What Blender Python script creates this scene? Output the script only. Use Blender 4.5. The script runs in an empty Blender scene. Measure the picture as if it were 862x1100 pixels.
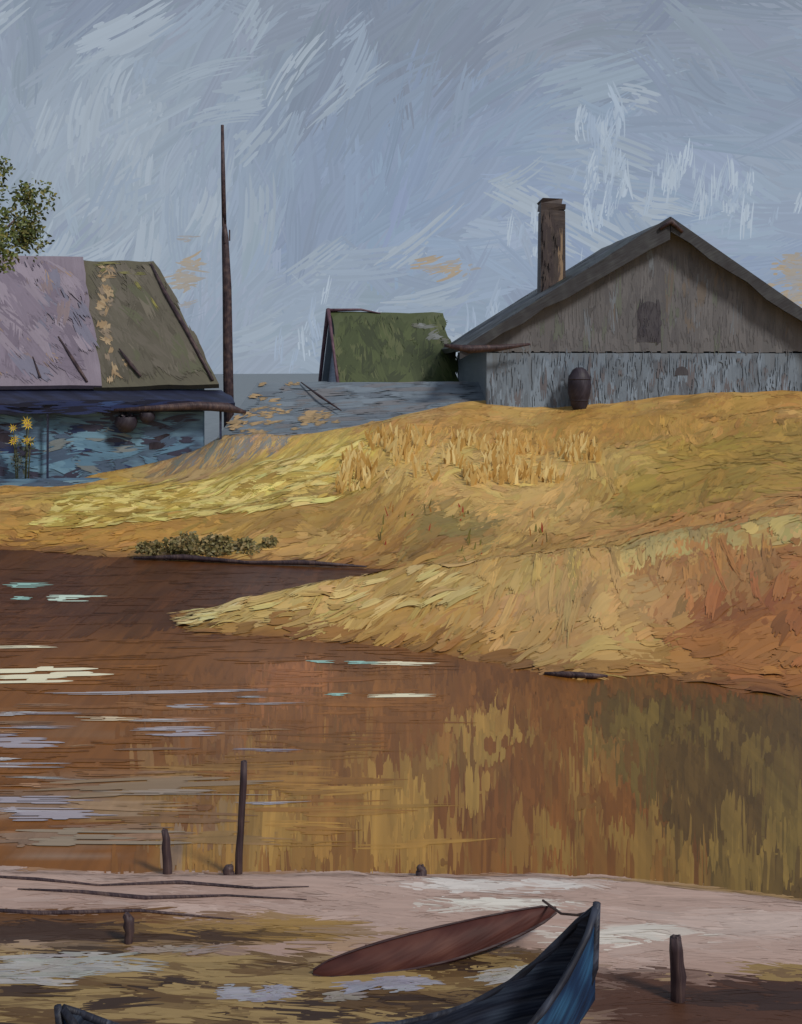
import bpy, math, random
import numpy as np
from mathutils import Vector, Matrix
random.seed(7); RNG=np.random.default_rng(11)
sc=bpy.context.scene
sc.view_settings.view_transform='Standard'; sc.view_settings.look='None'; sc.view_settings.exposure=0

def S(r,g,b,k=1.12):
    f=lambda c:((c/255+.055)/1.055)**2.4 if c>10 else c/255/12.92
    return tuple(min(.9,f(c)*k) for c in (r,g,b))

# ------------------------------------------------------------ node helpers
class NT:
    def __init__(s,nt): s.nt=nt; s.n=nt.nodes; s.l=nt.links
    def put(s,sock,v):
        if isinstance(v,bpy.types.NodeSocket): s.l.new(v,sock)
        elif v is not None:
            if isinstance(v,(tuple,list)) and sock.type=='RGBA' and len(v)==3: v=(*v,1)
            sock.default_value=v
    def math(s,op,a,b=None,c=None):
        m=s.n.new('ShaderNodeMath'); m.operation=op
        for i,v in enumerate((a,b,c)):
            if v is not None: s.put(m.inputs[i],v)
        return m.outputs[0]
    def comb(s,x,y,z=0.):
        m=s.n.new('ShaderNodeCombineXYZ'); s.put(m.inputs[0],x); s.put(m.inputs[1],y); s.put(m.inputs[2],z); return m.outputs[0]
    def sep(s,v):
        m=s.n.new('ShaderNodeSeparateXYZ'); s.put(m.inputs[0],v); return m.outputs
    def mix(s,f,a,b,bt='MIX'):
        m=s.n.new('ShaderNodeMix'); m.data_type='RGBA'; m.blend_type=bt
        s.put(m.inputs[0],f); s.put(m.inputs[6],a); s.put(m.inputs[7],b); return m.outputs[2]
    def noise(s,v,scale,detail=2.,rough=.6):
        m=s.n.new('ShaderNodeTexNoise'); m.noise_dimensions='2D'
        s.put(m.inputs['Vector'],v); m.inputs['Scale'].default_value=scale
        m.inputs['Detail'].default_value=detail; m.inputs['Roughness'].default_value=rough
        return m.outputs[0]
    def ramp(s,f,cols):
        m=s.n.new('ShaderNodeValToRGB'); e=m.color_ramp.elements; n=len(cols)
        while len(e)<n: e.new(.5)
        for i in range(n): e[i].position=.28+.44*i/(n-1); e[i].color=(*cols[i],1)
        s.put(m.inputs[0],f); return m.outputs[0]

def paint(name,cols=None,plane='xz',scale=1.2,ang=0.,stretch=12.,bump=.35,rough=.55,attr=None,spec=.35,bd=.03,contrast=.5):
    """bristle-marked paint: one stretched noise drives colour and relief"""
    m=bpy.data.materials.new(name); m.use_nodes=True; t=NT(m.node_tree); b=t.n['Principled BSDF']
    b.inputs['Roughness'].default_value=rough; b.inputs['Specular IOR Level'].default_value=spec
    if attr:
        at=t.n.new('ShaderNodeVertexColor'); at.layer_name=attr; col=at.outputs[0]
    if scale:
        tc=t.n.new('ShaderNodeTexCoord'); o=t.sep(tc.outputs['Object'])
        if plane=='xy': X,Y=o[0],t.math('MULTIPLY',o[1],.4)
        else: X,Y=t.math('MULTIPLY_ADD',o[1],.6,o[0]),o[2]
        c,s=math.cos(ang),math.sin(ang)
        A=t.math('MULTIPLY_ADD',X,c*scale,t.math('MULTIPLY',Y,s*scale))
        B=t.math('MULTIPLY_ADD',X,-s*scale*stretch,t.math('MULTIPLY',Y,c*scale*stretch))
        f=t.noise(t.comb(A,B),1.)
        if attr:
            mul=t.math('MULTIPLY_ADD',f,contrast*2,1-contrast); col=t.mix(1.,col,t.comb(mul,mul,mul),'MULTIPLY')
        else:
            g=t.noise(t.comb(X,Y),scale*1.6,1.)
            col=t.ramp(t.math('MULTIPLY_ADD',f,.45,t.math('MULTIPLY',g,.55)),cols)
        if bump:
            bp=t.n.new('ShaderNodeBump'); bp.inputs['Strength'].default_value=bump; bp.inputs['Distance'].default_value=bd
            t.put(bp.inputs['Height'],f); t.put(b.inputs['Normal'],bp.outputs[0])
    t.put(b.inputs['Base Color'],col); return m

# ------------------------------------------------------------ mesh helpers
def link(o,parent=None):
    sc.collection.objects.link(o)
    if parent: o.parent=parent
    return o
def empty(name,loc=(0,0,0),rz=0.):
    e=bpy.data.objects.new(name,None); e.location=loc; e.rotation_euler=(0,0,rz); e.empty_display_size=.3; return link(e)
def mesh(name,vs,fs,mat,parent=None,smooth=False,cols=None):
    me=bpy.data.meshes.new(name); me.from_pydata([tuple(v) for v in vs],[],fs); me.update()
    if smooth: me.polygons.foreach_set('use_smooth',[True]*len(me.polygons))
    if cols is not None:
        a=me.color_attributes.new('col','FLOAT_COLOR','POINT')
        c=np.ones((len(vs),4),np.float32); c[:,:3]=cols; a.data.foreach_set('color',c.ravel())
    me.materials.append(mat); return link(bpy.data.objects.new(name,me),parent)
def npmesh(name,V,q,C,mat,parent=None):
    me=bpy.data.meshes.new(name); me.vertices.add(len(V)); me.vertices.foreach_set('co',V.astype(np.float32).ravel())
    me.loops.add(q.size); me.loops.foreach_set('vertex_index',q.astype(np.int32).ravel()); me.polygons.add(len(q))
    me.polygons.foreach_set('loop_start',np.arange(len(q),dtype=np.int32)*4); me.update()
    me.polygons.foreach_set('use_smooth',np.ones(len(q),bool))
    a=me.color_attributes.new('col','FLOAT_COLOR','POINT'); c=np.ones((len(V),4),np.float32); c[:,:3]=C; a.data.foreach_set('color',c.ravel())
    me.materials.append(mat); return link(bpy.data.objects.new(name,me),parent)
BOXF=[(0,3,2,1),(4,5,6,7),(0,1,5,4),(1,2,6,5),(2,3,7,6),(3,0,4,7)]
def boxv(x0,x1,y0,y1,z0,z1,j=0.):
    v=[(x0,y0,z0),(x1,y0,z0),(x1,y1,z0),(x0,y1,z0),(x0,y0,z1),(x1,y0,z1),(x1,y1,z1),(x0,y1,z1)]
    return [tuple(c+random.uniform(-j,j) for c in p) for p in v]
class Acc:
    def __init__(s): s.v=[]; s.f=[]; s.c=[]
    def add(s,vs,fs,col=None):
        o=len(s.v); s.v+=list(vs); s.f+=[tuple(i+o for i in f) for f in fs]
        if col is not None: s.c+=[col]*len(vs)
    def box(s,*a,j=0.,col=None): s.add(boxv(*a,j=j),BOXF,col)
    def tube(s,pts,rs,n=8,col=None,cap=True):
        pts=[Vector(p) for p in pts]; vs=[]; fs=[]
        for i,p in enumerate(pts):
            d=(pts[min(i+1,len(pts)-1)]-pts[max(i-1,0)]).normalized()
            a=d.cross(Vector((0.13,.2,1)) if abs(d.z)<.9 else Vector((1,.1,0))).normalized(); b=d.cross(a)
            for k in range(n):
                t=2*math.pi*k/n; vs.append(tuple(p+(a*math.cos(t)+b*math.sin(t))*rs[i]))
        for i in range(len(pts)-1):
            for k in range(n): fs.append((i*n+k,i*n+(k+1)%n,(i+1)*n+(k+1)%n,(i+1)*n+k))
        if cap: fs.append(tuple(range(n-1,-1,-1))); fs.append(tuple((len(pts)-1)*n+k for k in range(n)))
        s.add(vs,fs,col)
    def make(s,name,mat,parent=None,smooth=False):
        return mesh(name,s.v,s.f,mat,parent,smooth,np.array(s.c) if s.c else None)
def jit(c,k=.15):
    m=random.uniform(1-k,1+k); return tuple(min(.9,x*m*random.uniform(1-k*.4,1+k*.4)) for x in c)

def strips(name,P,D,W,C,cols,mat,parent=None):
    N=len(P); t=np.array([0,.33,.68,1.]); wp=np.array([.65,1.,.9,.25])
    V=np.zeros((N,4,2,3))
    for i in range(4):
        ctr=P+D*t[i]+C*(t[i]*(t[i])) 
        V[:,i,0]=ctr-W*wp[i]*.5; V[:,i,1]=ctr+W*wp[i]*.5
    base=(np.arange(N)*8)[:,None]
    q=np.concatenate([base+np.array([[0,1,3,2]])+2*i for i in range(3)],1).reshape(-1,4)
    return npmesh(name,V.reshape(-1,3),q,np.repeat(cols,8,axis=0),mat,parent)

def strokes(name,mapfn,u,v,ang,ln,wd,curv,cols,mat,parent=None,K=5,ns=6,off=(.005,.03),jk=.08,ragged=.22,ridge=.004):
    """loaded-brush strokes: each one is K parallel bristle ribbons draped on a surface by mapfn(u,v,off)"""
    u=np.asarray(u,float);v=np.asarray(v,float);N=len(u); one=np.ones(N)
    ang=one*ang; ln=one*ln; wd=one*wd; curv=one*curv; cols=np.asarray(cols)*np.ones((N,3))
    s0=RNG.uniform(0,ragged,(N,K)); s1=1-RNG.uniform(0,ragged*1.3,(N,K))
    o=((np.arange(K)+.5)/K-.5)[None]*wd[:,None]; hw=(wd/K*.62)[:,None]*RNG.uniform(.85,1.15,(N,K))
    T=np.linspace(0,1,ns)[None,None]*(s1-s0)[...,None]+s0[...,None]-.5
    tap=np.ones(ns); tap[0]=.45; tap[-1]=.2
    ca,sa=np.cos(ang)[:,None,None],np.sin(ang)[:,None,None]
    L=ln[:,None,None]; cv=curv[:,None,None]
    al=T*L; la=cv*L*T*T+o[...,None]
    P=np.zeros((N,K,ns,2,2))
    for e,sg in ((0,-1),(1,1)):
        lat=la+sg*hw[...,None]*tap
        P[...,e,0]=u[:,None,None]+al*ca-lat*sa; P[...,e,1]=v[:,None,None]+al*sa+lat*ca
    of=(RNG.uniform(*off,N)[:,None]+RNG.uniform(0,ridge,(N,K)))[...,None,None]*np.ones((N,K,ns,2))
    V=np.stack(mapfn(P[...,0].ravel(),P[...,1].ravel(),of.ravel()),-1)
    c=cols[:,None]*RNG.uniform(1-jk,1+jk,(N,K,1)); C=np.repeat(np.clip(c,0,.9).reshape(-1,3),ns*2,axis=0)
    base=(np.arange(N*K)*ns*2)[:,None]
    q=np.concatenate([base+np.array([[0,1,3,2]])+2*i for i in range(ns-1)],1).reshape(-1,4)
    return npmesh(name,V,q,C,mat,parent)

_T={}
def vnoise(x,y,seed=0):
    x=np.asarray(x,float); y=np.asarray(y,float)
    if seed not in _T: _T[seed]=np.random.default_rng(seed).random((256,256))
    r=_T[seed]
    xi=np.floor(x).astype(int); yi=np.floor(y).astype(int); fx=x-xi; fy=y-yi
    fx=fx*fx*(3-2*fx); fy=fy*fy*(3-2*fy)
    g=lambda a,b:r[a%256,b%256]
    return (g(xi,yi)*(1-fx)+g(xi+1,yi)*fx)*(1-fy)+(g(xi,yi+1)*(1-fx)+g(xi+1,yi+1)*fx)*fy
def fbm(x,y,seed=0,o=3):
    s=0; a=.5; t=0
    for i in range(o): s=s+a*vnoise(x*2**i,y*2**i,seed+i); t+=a; a*=.5
    return s/t
def sst(a,b,x):
    t=np.clip((x-a)/(b-a),0,1); return t*t*(3-2*t)

# ------------------------------------------------------------ terrain
FAR=[(-300,30),(-40,28.5),(-9,27.4),(-5.8,26),(-2.3,25.2),(-.4,24.6),(.5,24.),(-.55,23.1),(-2.2,21.7),(-3.8,19.9),(-3.7,19.3),(-3.1,18.5),
     (-1.4,18.1),(.25,17.3),(1.6,16.3),(2.5,15.7),(3.3,15.9),(5.,14.6),(12,14),(40,12),(300,10),(300,4000),(-300,4000)]
NEAR=[(-300,12),(-40,10),(-3.24,9.8),(-2,9.68),(-.4,9.74),(.6,9.66),(1.55,9.66),(2.3,9.45),(3.05,9.2),(10,8.5),(300,4),(300,-400),(-300,-400)]
def sdf(poly,x,y):
    x=np.asarray(x,float); y=np.asarray(y,float)
    d=np.full(x.shape,1e9); ins=np.zeros(x.shape,bool); n=len(poly)
    for i in range(n):
        ax,ay=poly[i]; bx,by=poly[(i+1)%n]
        ex,ey=bx-ax,by-ay; t=np.clip(((x-ax)*ex+(y-ay)*ey)/(ex*ex+ey*ey),0,1)
        d=np.minimum(d,np.hypot(x-ax-t*ex,y-ay-t*ey))
        if ay!=by:
            c=((ay>y)!=(by>y))&(x<(bx-ax)*(y-ay)/(by-ay)+ax); ins^=c
    return np.where(ins,d,-d)
def height(x,y):
    x=np.asarray(x,float); y=np.asarray(y,float)
    sf=sdf(FAR,x,y)+(fbm(x*1.6,y*1.6,3)-.5)*.5
    H=np.interp(x,[-14,-10,-5,-3.5,0,3,10,30],[.85,.95,1.5,1.9,2.7,3.15,3.35,3.4])
    S0=np.interp(x,[-10,-4,0,4],[9,10,12,18.])
    p=np.clip(sf/S0,0,1)
    zf=.06*sst(0,.5,sf)+(H-.1)*(p*(1.15-.15*p))*sst(-.2,1.6,sf)
    zf=zf+(fbm(x*.5,y*.5,5)-.5)*.35*sst(.5,5,sf)+(fbm(x*2,y*2,6)-.5)*.03*sst(.2,2,sf)
    zf=np.where(y>60,zf*.0+H*.8+.3,zf)
    zf=zf+.62*np.exp(-((x+5.1)/1.3)**2-((y-36.6)/1.3)**2)*(.7+.6*fbm(x*1.5,y,11))
    sn=sdf(NEAR,x,y)+(fbm(x*2.2,y*2.2,8)-.5)*.18
    zn=.085*sst(0,.35,sn)+(fbm(x*1.5,y*3,9)-.5)*.02*sst(.2,.6,sn)+2.35*sst(5.2,1.2,y)
    z=np.where(sf>0,zf,np.where(sn>0,zn,-.35*sst(0,.8,-np.maximum(sf,sn))))
    return z
def h1(x,y): return float(height(np.array([x]),np.array([y]))[0])

def ell(x,y,cx,cy,rx,ry,soft=.35,seed=0,a=0.):
    c,s=math.cos(a),math.sin(a); dx=(x-cx)*c+(y-cy)*s; dy=-(x-cx)*s+(y-cy)*c
    r=np.hypot(dx/rx,dy/ry)+(fbm(x/rx*2.5+seed,y/ry*2.5,20+seed)-.5)*.9
    return 1-sst(1-soft,1+soft,r)
def lay(c,m,col): return c*(1-m[...,None])+np.array(col)*m[...,None]

def land_color(x,y):
    x=np.asarray(x,float); y=np.asarray(y,float)
    n=fbm(x*.5,y*.5,31); n2=fbm(x*1.3,y*1.9,33)
    c=np.ones(x.shape+(3,))*np.array(S(178,136,70))
    c=lay(c,sst(.4,.65,n)*.8,S(190,154,90)); c=lay(c,sst(.5,.7,n2)*.55,S(152,112,56))
    c=lay(c,ell(x,y,-4.2,32.5,4.6,3.8,seed=1)*.9,S(194,166,82))
    c=lay(c,ell(x,y,-5.5,30.8,3.2,1.2,seed=14)*.8,S(214,192,110))
    c=lay(c,ell(x,y,-7,28.3,6,1.2,seed=2)*.8,S(176,130,58))
    c=lay(c,ell(x,y,-1.5,28.5,2.6,1.6,seed=22)*.7,S(150,118,58))
    c=lay(c,sst(4.2,5.2,x+.5*(n-.5))*sst(24.5,25.5,y)*(1-sst(32,33,y))*.9,S(164,132,60))
    c=lay(c,sst(3.6,5,x)*sst(22,22.6,y)*(1-sst(24.5,25.3,y))*.8,S(184,132,74))
    c=lay(c,sst(3.2,4.2,x)*sst(20.3,20.7,y)*(1-sst(21.5,22,y))*.9,S(178,158,100))
    c=lay(c,sst(2.8,4.4,x)*(1-sst(19.8,20.6,y))*sst(14,15,y)*.9,S(156,100,54))
    c=lay(c,ell(x,y,5.2,17.6,1.6,.7,seed=3)*.8,S(132,76,40))
    c=lay(c,ell(x,y,4.6,19.3,1.6,.5,seed=13)*.7,S(166,124,74))
    c=lay(c,ell(x,y,2.6,18.5,1.6,1.9,seed=4)*.85,S(182,146,92))
    c=lay(c,ell(x,y,.3,20.0,2.8,1.5,seed=5)*.85,S(180,148,84))
    c=lay(c,ell(x,y,-1.9,19.3,1.6,.7,seed=6)*.8,S(188,162,100))
    c=lay(c,ell(x,y,-3.2,19.4,.6,.35,seed=7),S(222,206,150))
    c=lay(c,ell(x,y,.6,22.2,1.4,.7,seed=27)*.6,S(166,134,80))
    c=lay(c,ell(x,y,2.2,31,3.6,2.5,seed=8)*.8,S(194,162,96))
    c=lay(c,ell(x,y,1.,26.3,1.,1.6,seed=9)*.75,S(122,110,60))
    c=lay(c,ell(x,y,3.4,27.5,.8,1.8,seed=29)*.6,S(196,160,100))
    c=lay(c,ell(x,y,.2,25.6,2.2,.5,seed=28)*.6,S(144,100,52))
    c=lay(c,ell(x,y,-5.6,36.,1.9,2.6,seed=10)*.9,S(170,142,102))
    sf=sdf(FAR,x,y)+(n2-.5)*.4
    c=lay(c,(1-sst(.05,.75,sf))*(y>14)*.8,S(116,74,38))
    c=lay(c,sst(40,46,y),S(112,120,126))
    nb=(y<12)
    m=fbm(x*1.1,y*4,41); m2=fbm(x*2.5,y*9,43)
    k=np.ones(x.shape+(3,))*np.array(S(172,146,134))
    k=lay(k,sst(.5,.7,m)*.6,S(156,128,116)); k=lay(k,sst(.55,.7,m2)*.5,S(186,164,154))
    k=lay(k,ell(x,y,.7,9.25,.75,.10,seed=1),S(202,194,188)); k=lay(k,ell(x,y,.75,8.9,.5,.10,seed=2),S(202,196,186))
    k=lay(k,ell(x,y,1.6,8.4,.5,.13,seed=3),S(204,196,186)); k=lay(k,ell(x,y,2.6,8.6,.8,.2,seed=15)*.8,S(186,166,156))
    k=lay(k,ell(x,y,-2.6,8.62,1.7,.2,seed=4),S(100,66,36)); k=lay(k,ell(x,y,-1.2,8.45,.9,.25,seed=5),S(148,116,64))
    k=lay(k,ell(x,y,-2.4,8.42,1.6,.16,seed=6)*.95,S(58,38,26))
    k=lay(k,sst(8.35,8.1,y+(m-.5)*.5)*(1-sst(.9,1.2,x)),S(146,122,80))
    k=lay(k,sst(.48,.6,m2)*sst(8.35,8.1,y)*(1-sst(.9,1.2,x)),S(94,70,42))
    k=lay(k,sst(.62,.7,m2)*sst(8.35,8.1,y)*(1-sst(.9,1.2,x)),S(56,40,30))
    k=lay(k,sst(7.98,7.84,y+(m-.5)*.3)*sst(.8,1.3,x),S(78,50,36)); k=lay(k,ell(x,y,2.3,7.6,.7,.14,seed=7)*.8,S(46,32,28))
    k=lay(k,ell(x,y,2.6,7.9,.7,.06,seed=8),S(144,118,72))
    sn=sdf(NEAR,x,y)+(m2-.5)*.12
    k=lay(k,(1-sst(.0,.10,sn))*.75,S(140,96,48)); k=lay(k,ell(x,y,2.6,9.25,.9,.14,seed=12,a=-.2)*.9,S(160,126,76))
    k=lay(k,sst(5,2,y),S(120,100,50))
    return np.where(nb[...,None],k,c)

def axis(segs): return np.concatenate([np.arange(a,b,st) for a,b,st in segs])
def grid_mesh(name,xs,ys,zf,cf,mat):
    X,Y=np.meshgrid(xs,ys); Z=zf(X,Y); C=cf(X,Y); nx,ny=len(xs),len(ys)
    i=(np.arange(ny-1)[:,None]*nx+np.arange(nx-1)[None]).reshape(-1)
    return npmesh(name,np.stack([X,Y,Z],-1).reshape(-1,3),np.stack([i,i+1,i+nx+1,i+nx],1),C.reshape(-1,3),mat)
out_x=np.array([-3000,-1200,-500,-200,-90,-50,-30,-22,-18.]); 
xs=np.concatenate([out_x,axis([(-15,-6,.15),(-6,6,.07),(6,15,.15)]),-out_x[::-1]])
ys=np.concatenate([[-300,-100,-30,-8,-2,0,1,2,3,4,5,5.6],axis([(6,7.2,.1),(7.2,10,.035),(10,14.6,.3),(14.6,28.5,.09),(28.5,42,.2)]),[44,47,50,55,60,70,90,130,200,400,900,2000,4000]])
ground=grid_mesh('ground',xs,ys,height,land_color,paint('ground_paint',None,'xy',1.6,.1,8.,.3,.6,attr='col',contrast=.5))

# ------------------------------------------------------------ water
def water_color(x,y):  # brown water with bank and sky reflections painted into its colour zones
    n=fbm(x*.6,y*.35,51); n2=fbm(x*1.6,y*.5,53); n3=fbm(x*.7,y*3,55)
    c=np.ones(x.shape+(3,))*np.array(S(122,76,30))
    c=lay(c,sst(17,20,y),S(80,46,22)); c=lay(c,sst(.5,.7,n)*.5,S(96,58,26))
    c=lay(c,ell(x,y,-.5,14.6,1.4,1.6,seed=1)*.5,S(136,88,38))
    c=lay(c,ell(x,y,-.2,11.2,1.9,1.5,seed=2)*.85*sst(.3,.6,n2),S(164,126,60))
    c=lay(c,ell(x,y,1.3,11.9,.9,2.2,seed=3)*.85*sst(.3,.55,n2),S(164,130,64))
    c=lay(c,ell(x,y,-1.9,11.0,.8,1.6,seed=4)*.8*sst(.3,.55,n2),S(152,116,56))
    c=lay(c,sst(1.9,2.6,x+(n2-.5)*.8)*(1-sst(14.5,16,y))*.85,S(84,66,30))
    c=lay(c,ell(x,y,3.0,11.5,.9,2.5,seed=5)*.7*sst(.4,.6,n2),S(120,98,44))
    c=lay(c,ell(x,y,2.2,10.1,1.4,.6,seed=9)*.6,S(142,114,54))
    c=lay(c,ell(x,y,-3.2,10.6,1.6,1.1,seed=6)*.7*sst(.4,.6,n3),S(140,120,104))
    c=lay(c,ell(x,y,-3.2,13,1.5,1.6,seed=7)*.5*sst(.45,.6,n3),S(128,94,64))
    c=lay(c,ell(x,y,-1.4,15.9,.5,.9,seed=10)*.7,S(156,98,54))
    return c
wm=paint('mud_and_reflection_paint',None,'xy',.8,math.pi/2,9.,.12,.35,attr='col',contrast=.25,spec=.15,bd=.02)
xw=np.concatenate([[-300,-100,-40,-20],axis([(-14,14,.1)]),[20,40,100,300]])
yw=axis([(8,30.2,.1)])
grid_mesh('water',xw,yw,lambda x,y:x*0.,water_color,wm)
def wmap(u,v,o): return (u*v/12.,v,o*1.)
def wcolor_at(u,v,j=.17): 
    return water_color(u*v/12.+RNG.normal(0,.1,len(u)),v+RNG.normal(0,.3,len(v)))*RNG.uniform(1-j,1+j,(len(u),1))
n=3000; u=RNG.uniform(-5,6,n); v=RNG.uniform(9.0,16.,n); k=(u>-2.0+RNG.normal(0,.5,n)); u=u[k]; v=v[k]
strokes('painted_reflection_streaks',wmap,u,v,math.pi/2+RNG.normal(0,.012,len(u)),RNG.uniform(.7,2.6,len(u)),RNG.uniform(.06,.24,len(u)),RNG.normal(0,.01,len(u)),wcolor_at(u,v),wm,K=6,ns=6,off=(.0008,.004),jk=.09,ridge=.0006,ragged=.45)  # upright reflections painted as strokes, fanned toward the camera
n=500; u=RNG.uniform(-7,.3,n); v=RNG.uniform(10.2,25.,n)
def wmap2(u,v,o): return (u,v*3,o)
strokes('painted_reflection_streaks',wmap2,u*v/12.,v/3,RNG.normal(0,.02,n),RNG.uniform(.5,1.8,n),RNG.uniform(.03,.09,n),RNG.normal(0,.03,n),water_color(u*v/12.,v)*RNG.uniform(.82,1.2,(n,1)),wm,K=5,ns=6,off=(.0045,.006),jk=.1,ridge=.0003,ragged=.45)
n=260; u=RNG.uniform(-9.5,-1,n); v=RNG.uniform(18.5,27,n)
strokes('painted_reflection_streaks',wmap2,u,v/3,math.pi/2+RNG.normal(0,.1,n),RNG.uniform(.3,.9,n),RNG.uniform(.15,.4,n),0,water_color(u,v)*RNG.uniform(.75,1.25,(n,1)),wm,K=4,ns=4,off=(.001,.004),jk=.1,ridge=.0006)  # dark reflections below the far shore, painted as upright strokes

daub=paint('daub_paint',None,scale=0,attr='col',rough=.5,spec=.3)
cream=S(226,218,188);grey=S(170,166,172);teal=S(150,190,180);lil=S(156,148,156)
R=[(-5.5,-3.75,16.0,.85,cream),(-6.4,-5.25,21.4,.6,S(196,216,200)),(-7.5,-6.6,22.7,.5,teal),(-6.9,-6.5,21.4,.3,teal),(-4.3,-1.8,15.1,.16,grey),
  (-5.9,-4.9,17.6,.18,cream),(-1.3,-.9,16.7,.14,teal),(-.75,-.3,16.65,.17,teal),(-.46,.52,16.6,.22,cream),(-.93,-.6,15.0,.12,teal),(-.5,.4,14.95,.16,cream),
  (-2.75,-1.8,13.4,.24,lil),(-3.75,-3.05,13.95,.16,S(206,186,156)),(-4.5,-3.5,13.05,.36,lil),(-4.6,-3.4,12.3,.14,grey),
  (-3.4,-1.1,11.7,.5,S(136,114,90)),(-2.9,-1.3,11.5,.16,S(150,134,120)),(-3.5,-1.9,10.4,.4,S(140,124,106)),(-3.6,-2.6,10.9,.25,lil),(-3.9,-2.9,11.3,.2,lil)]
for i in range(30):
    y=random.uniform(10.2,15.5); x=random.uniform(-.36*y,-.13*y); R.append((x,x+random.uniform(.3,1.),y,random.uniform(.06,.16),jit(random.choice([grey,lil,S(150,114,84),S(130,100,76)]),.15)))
strokes('painted_glint_ripples',wmap2,[(r[0]+r[1])/2 for r in R],[r[2]/3 for r in R],RNG.normal(0,.012,len(R)),[(r[1]-r[0])*1.18 for r in R],[r[3]/3 for r in R],RNG.normal(0,.02,len(R)),[r[4] for r in R],daub,K=8,ns=8,off=(.0075,.009),jk=.06,ragged=.5,ridge=.0005)  # pale sky glints on the ripples, painted as flat strokes

# ------------------------------------------------------------ grass of the far bank
def gmap(a,b,o): return (a,b*4,height(a,b*4)+o)
def bank(name,n,box,L,W,amp=.8,bias=0.,jk=.07,vj=.12,keep=None,colf=land_color,off=(.01,.03),K=5,seed=60,ridge=.006,cj=.2):
    x=RNG.uniform(box[0],box[1],n); y=RNG.uniform(box[2],box[3],n); k=sdf(FAR,x,y)>.1
    if keep is not None: k&=keep(x,y)
    x=x[k];y=y[k];N=len(x)
    ang=bias+(fbm(x*.45,y*.2,seed)-.5)*amp*2+RNG.normal(0,.14,N)
    near=sst(2.2,.4,sdf(FAR,x,y)); ang=ang*(1-.75*near)
    l=RNG.uniform(*L,N)*(1-.3*near); w=RNG.uniform(*W,N)*(1-.55*near)
    c=colf(x+RNG.normal(0,.12,N),y+RNG.normal(0,.2,N))*RNG.uniform(1-vj,1+vj,(N,1))*(1+RNG.normal(0,.035,(N,3)))
    return strokes(name,gmap,x,y/4,ang,l,w,RNG.normal(0,cj,N),c,daub,K=K,ns=6,off=off,jk=jk,ridge=ridge)
bank('dry_grass',6000,(-15,15,14.5,38.5),(.5,1.5),(.14,.32),.7,.12,K=6,off=(.006,.02),ridge=.003)
bank('dry_grass',2400,(-14,14,14.5,36),(.25,.9),(.05,.13),1.2,.3,vj=.24,off=(.02,.03),ridge=.003)
bank('dry_grass',500,(-7.2,-3.4,35.2,38.4),(.3,.8),(.06,.16),1.0,.3,off=(.02,.03),colf=lambda x,y:np.array([S(178,148,106),S(162,132,90),S(144,124,96),S(124,122,116)])[RNG.integers(0,4,len(x))])
def pal(cs,ps):
    def f(x,y): return np.array(cs)[RNG.choice(len(cs),len(x),p=ps)]
    return f
bank('pale_grass',700,(-9,-.8,28.8,33.8),(.3,1.),(.04,.11),.6,.2,keep=lambda x,y:fbm(x*.5,y*.9,73)>.45,colf=pal([S(216,196,118),S(186,160,76),S(160,132,58)],[.5,.3,.2]),off=(.03,.04))
bank('pale_grass',150,(-3.7,1.,18.6,21.6),(.3,.9),(.03,.08),.4,.1,colf=pal([S(200,176,114),S(190,160,98),S(176,142,80)],[.25,.4,.35]),off=(.03,.04))
bank('pale_grass',40,(-3.9,-2.6,19.0,20.),(.3,.7),(.03,.08),.3,.05,colf=pal([S(222,206,150),S(204,182,122)],[.5,.5]),off=(.04,.05))
def upright(name,n,box,L,W,cols,keep):
    x=RNG.uniform(box[0],box[1],n); y=RNG.uniform(box[2],box[3],n); k=keep(x,y)&(sdf(FAR,x,y)>.3); x=x[k];y=y[k];N=len(x); z=height(x,y)
    l=RNG.uniform(*L,N); P=np.stack([x,y,z-.03],1); D=np.stack([RNG.normal(.05,.2,N),RNG.normal(0,.1,N),np.ones(N)],1)*l[:,None]
    Wv=np.stack([np.ones(N),np.zeros(N),RNG.normal(-.1,.15,N)],1)*RNG.uniform(*W,N)[:,None]
    C=np.stack([RNG.normal(0,.12,N)*l,0*x,0*x],1); c=np.array(cols)[RNG.integers(0,len(cols),N)]*RNG.uniform(.88,1.12,(N,1))
    strips(name,P,D,Wv,C,np.clip(c,0,.85),daub)
upright('reeds',1500,(-1.6,5.2,29.5,34.4),(.15,.5),(.04,.1),[S(206,174,110),S(196,160,94),S(182,142,76),S(214,190,130)],lambda x,y:fbm(x*1.6,y*.5,71)>.46)
upright('reeds',130,(-.5,3.,24,28),(.1,.3),(.02,.05),[S(120,112,60),S(160,112,60),S(150,66,44),S(104,92,54)],lambda x,y:fbm(x*1.6,y*.5,75)>.52)

# ------------------------------------------------------------ foliage helper
def leaves(name,centers,n,size,cols,mat,parent,squash=1.,sj=.25):
    P=[];D=[];W=[];C=[];K=[]
    for (cx,cy,cz,r) in centers:
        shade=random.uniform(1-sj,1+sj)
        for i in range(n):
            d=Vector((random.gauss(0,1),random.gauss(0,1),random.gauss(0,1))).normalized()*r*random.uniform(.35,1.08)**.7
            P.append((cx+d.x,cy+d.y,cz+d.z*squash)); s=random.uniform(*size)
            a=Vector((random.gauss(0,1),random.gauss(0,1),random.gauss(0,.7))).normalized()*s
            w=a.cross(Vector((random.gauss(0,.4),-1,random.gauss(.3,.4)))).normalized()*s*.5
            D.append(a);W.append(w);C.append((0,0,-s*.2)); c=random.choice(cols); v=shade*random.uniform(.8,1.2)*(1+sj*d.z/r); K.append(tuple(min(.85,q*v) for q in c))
    return strips(name,*[np.array(a,float) for a in (P,D,W,C,K)],mat,parent)
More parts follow.
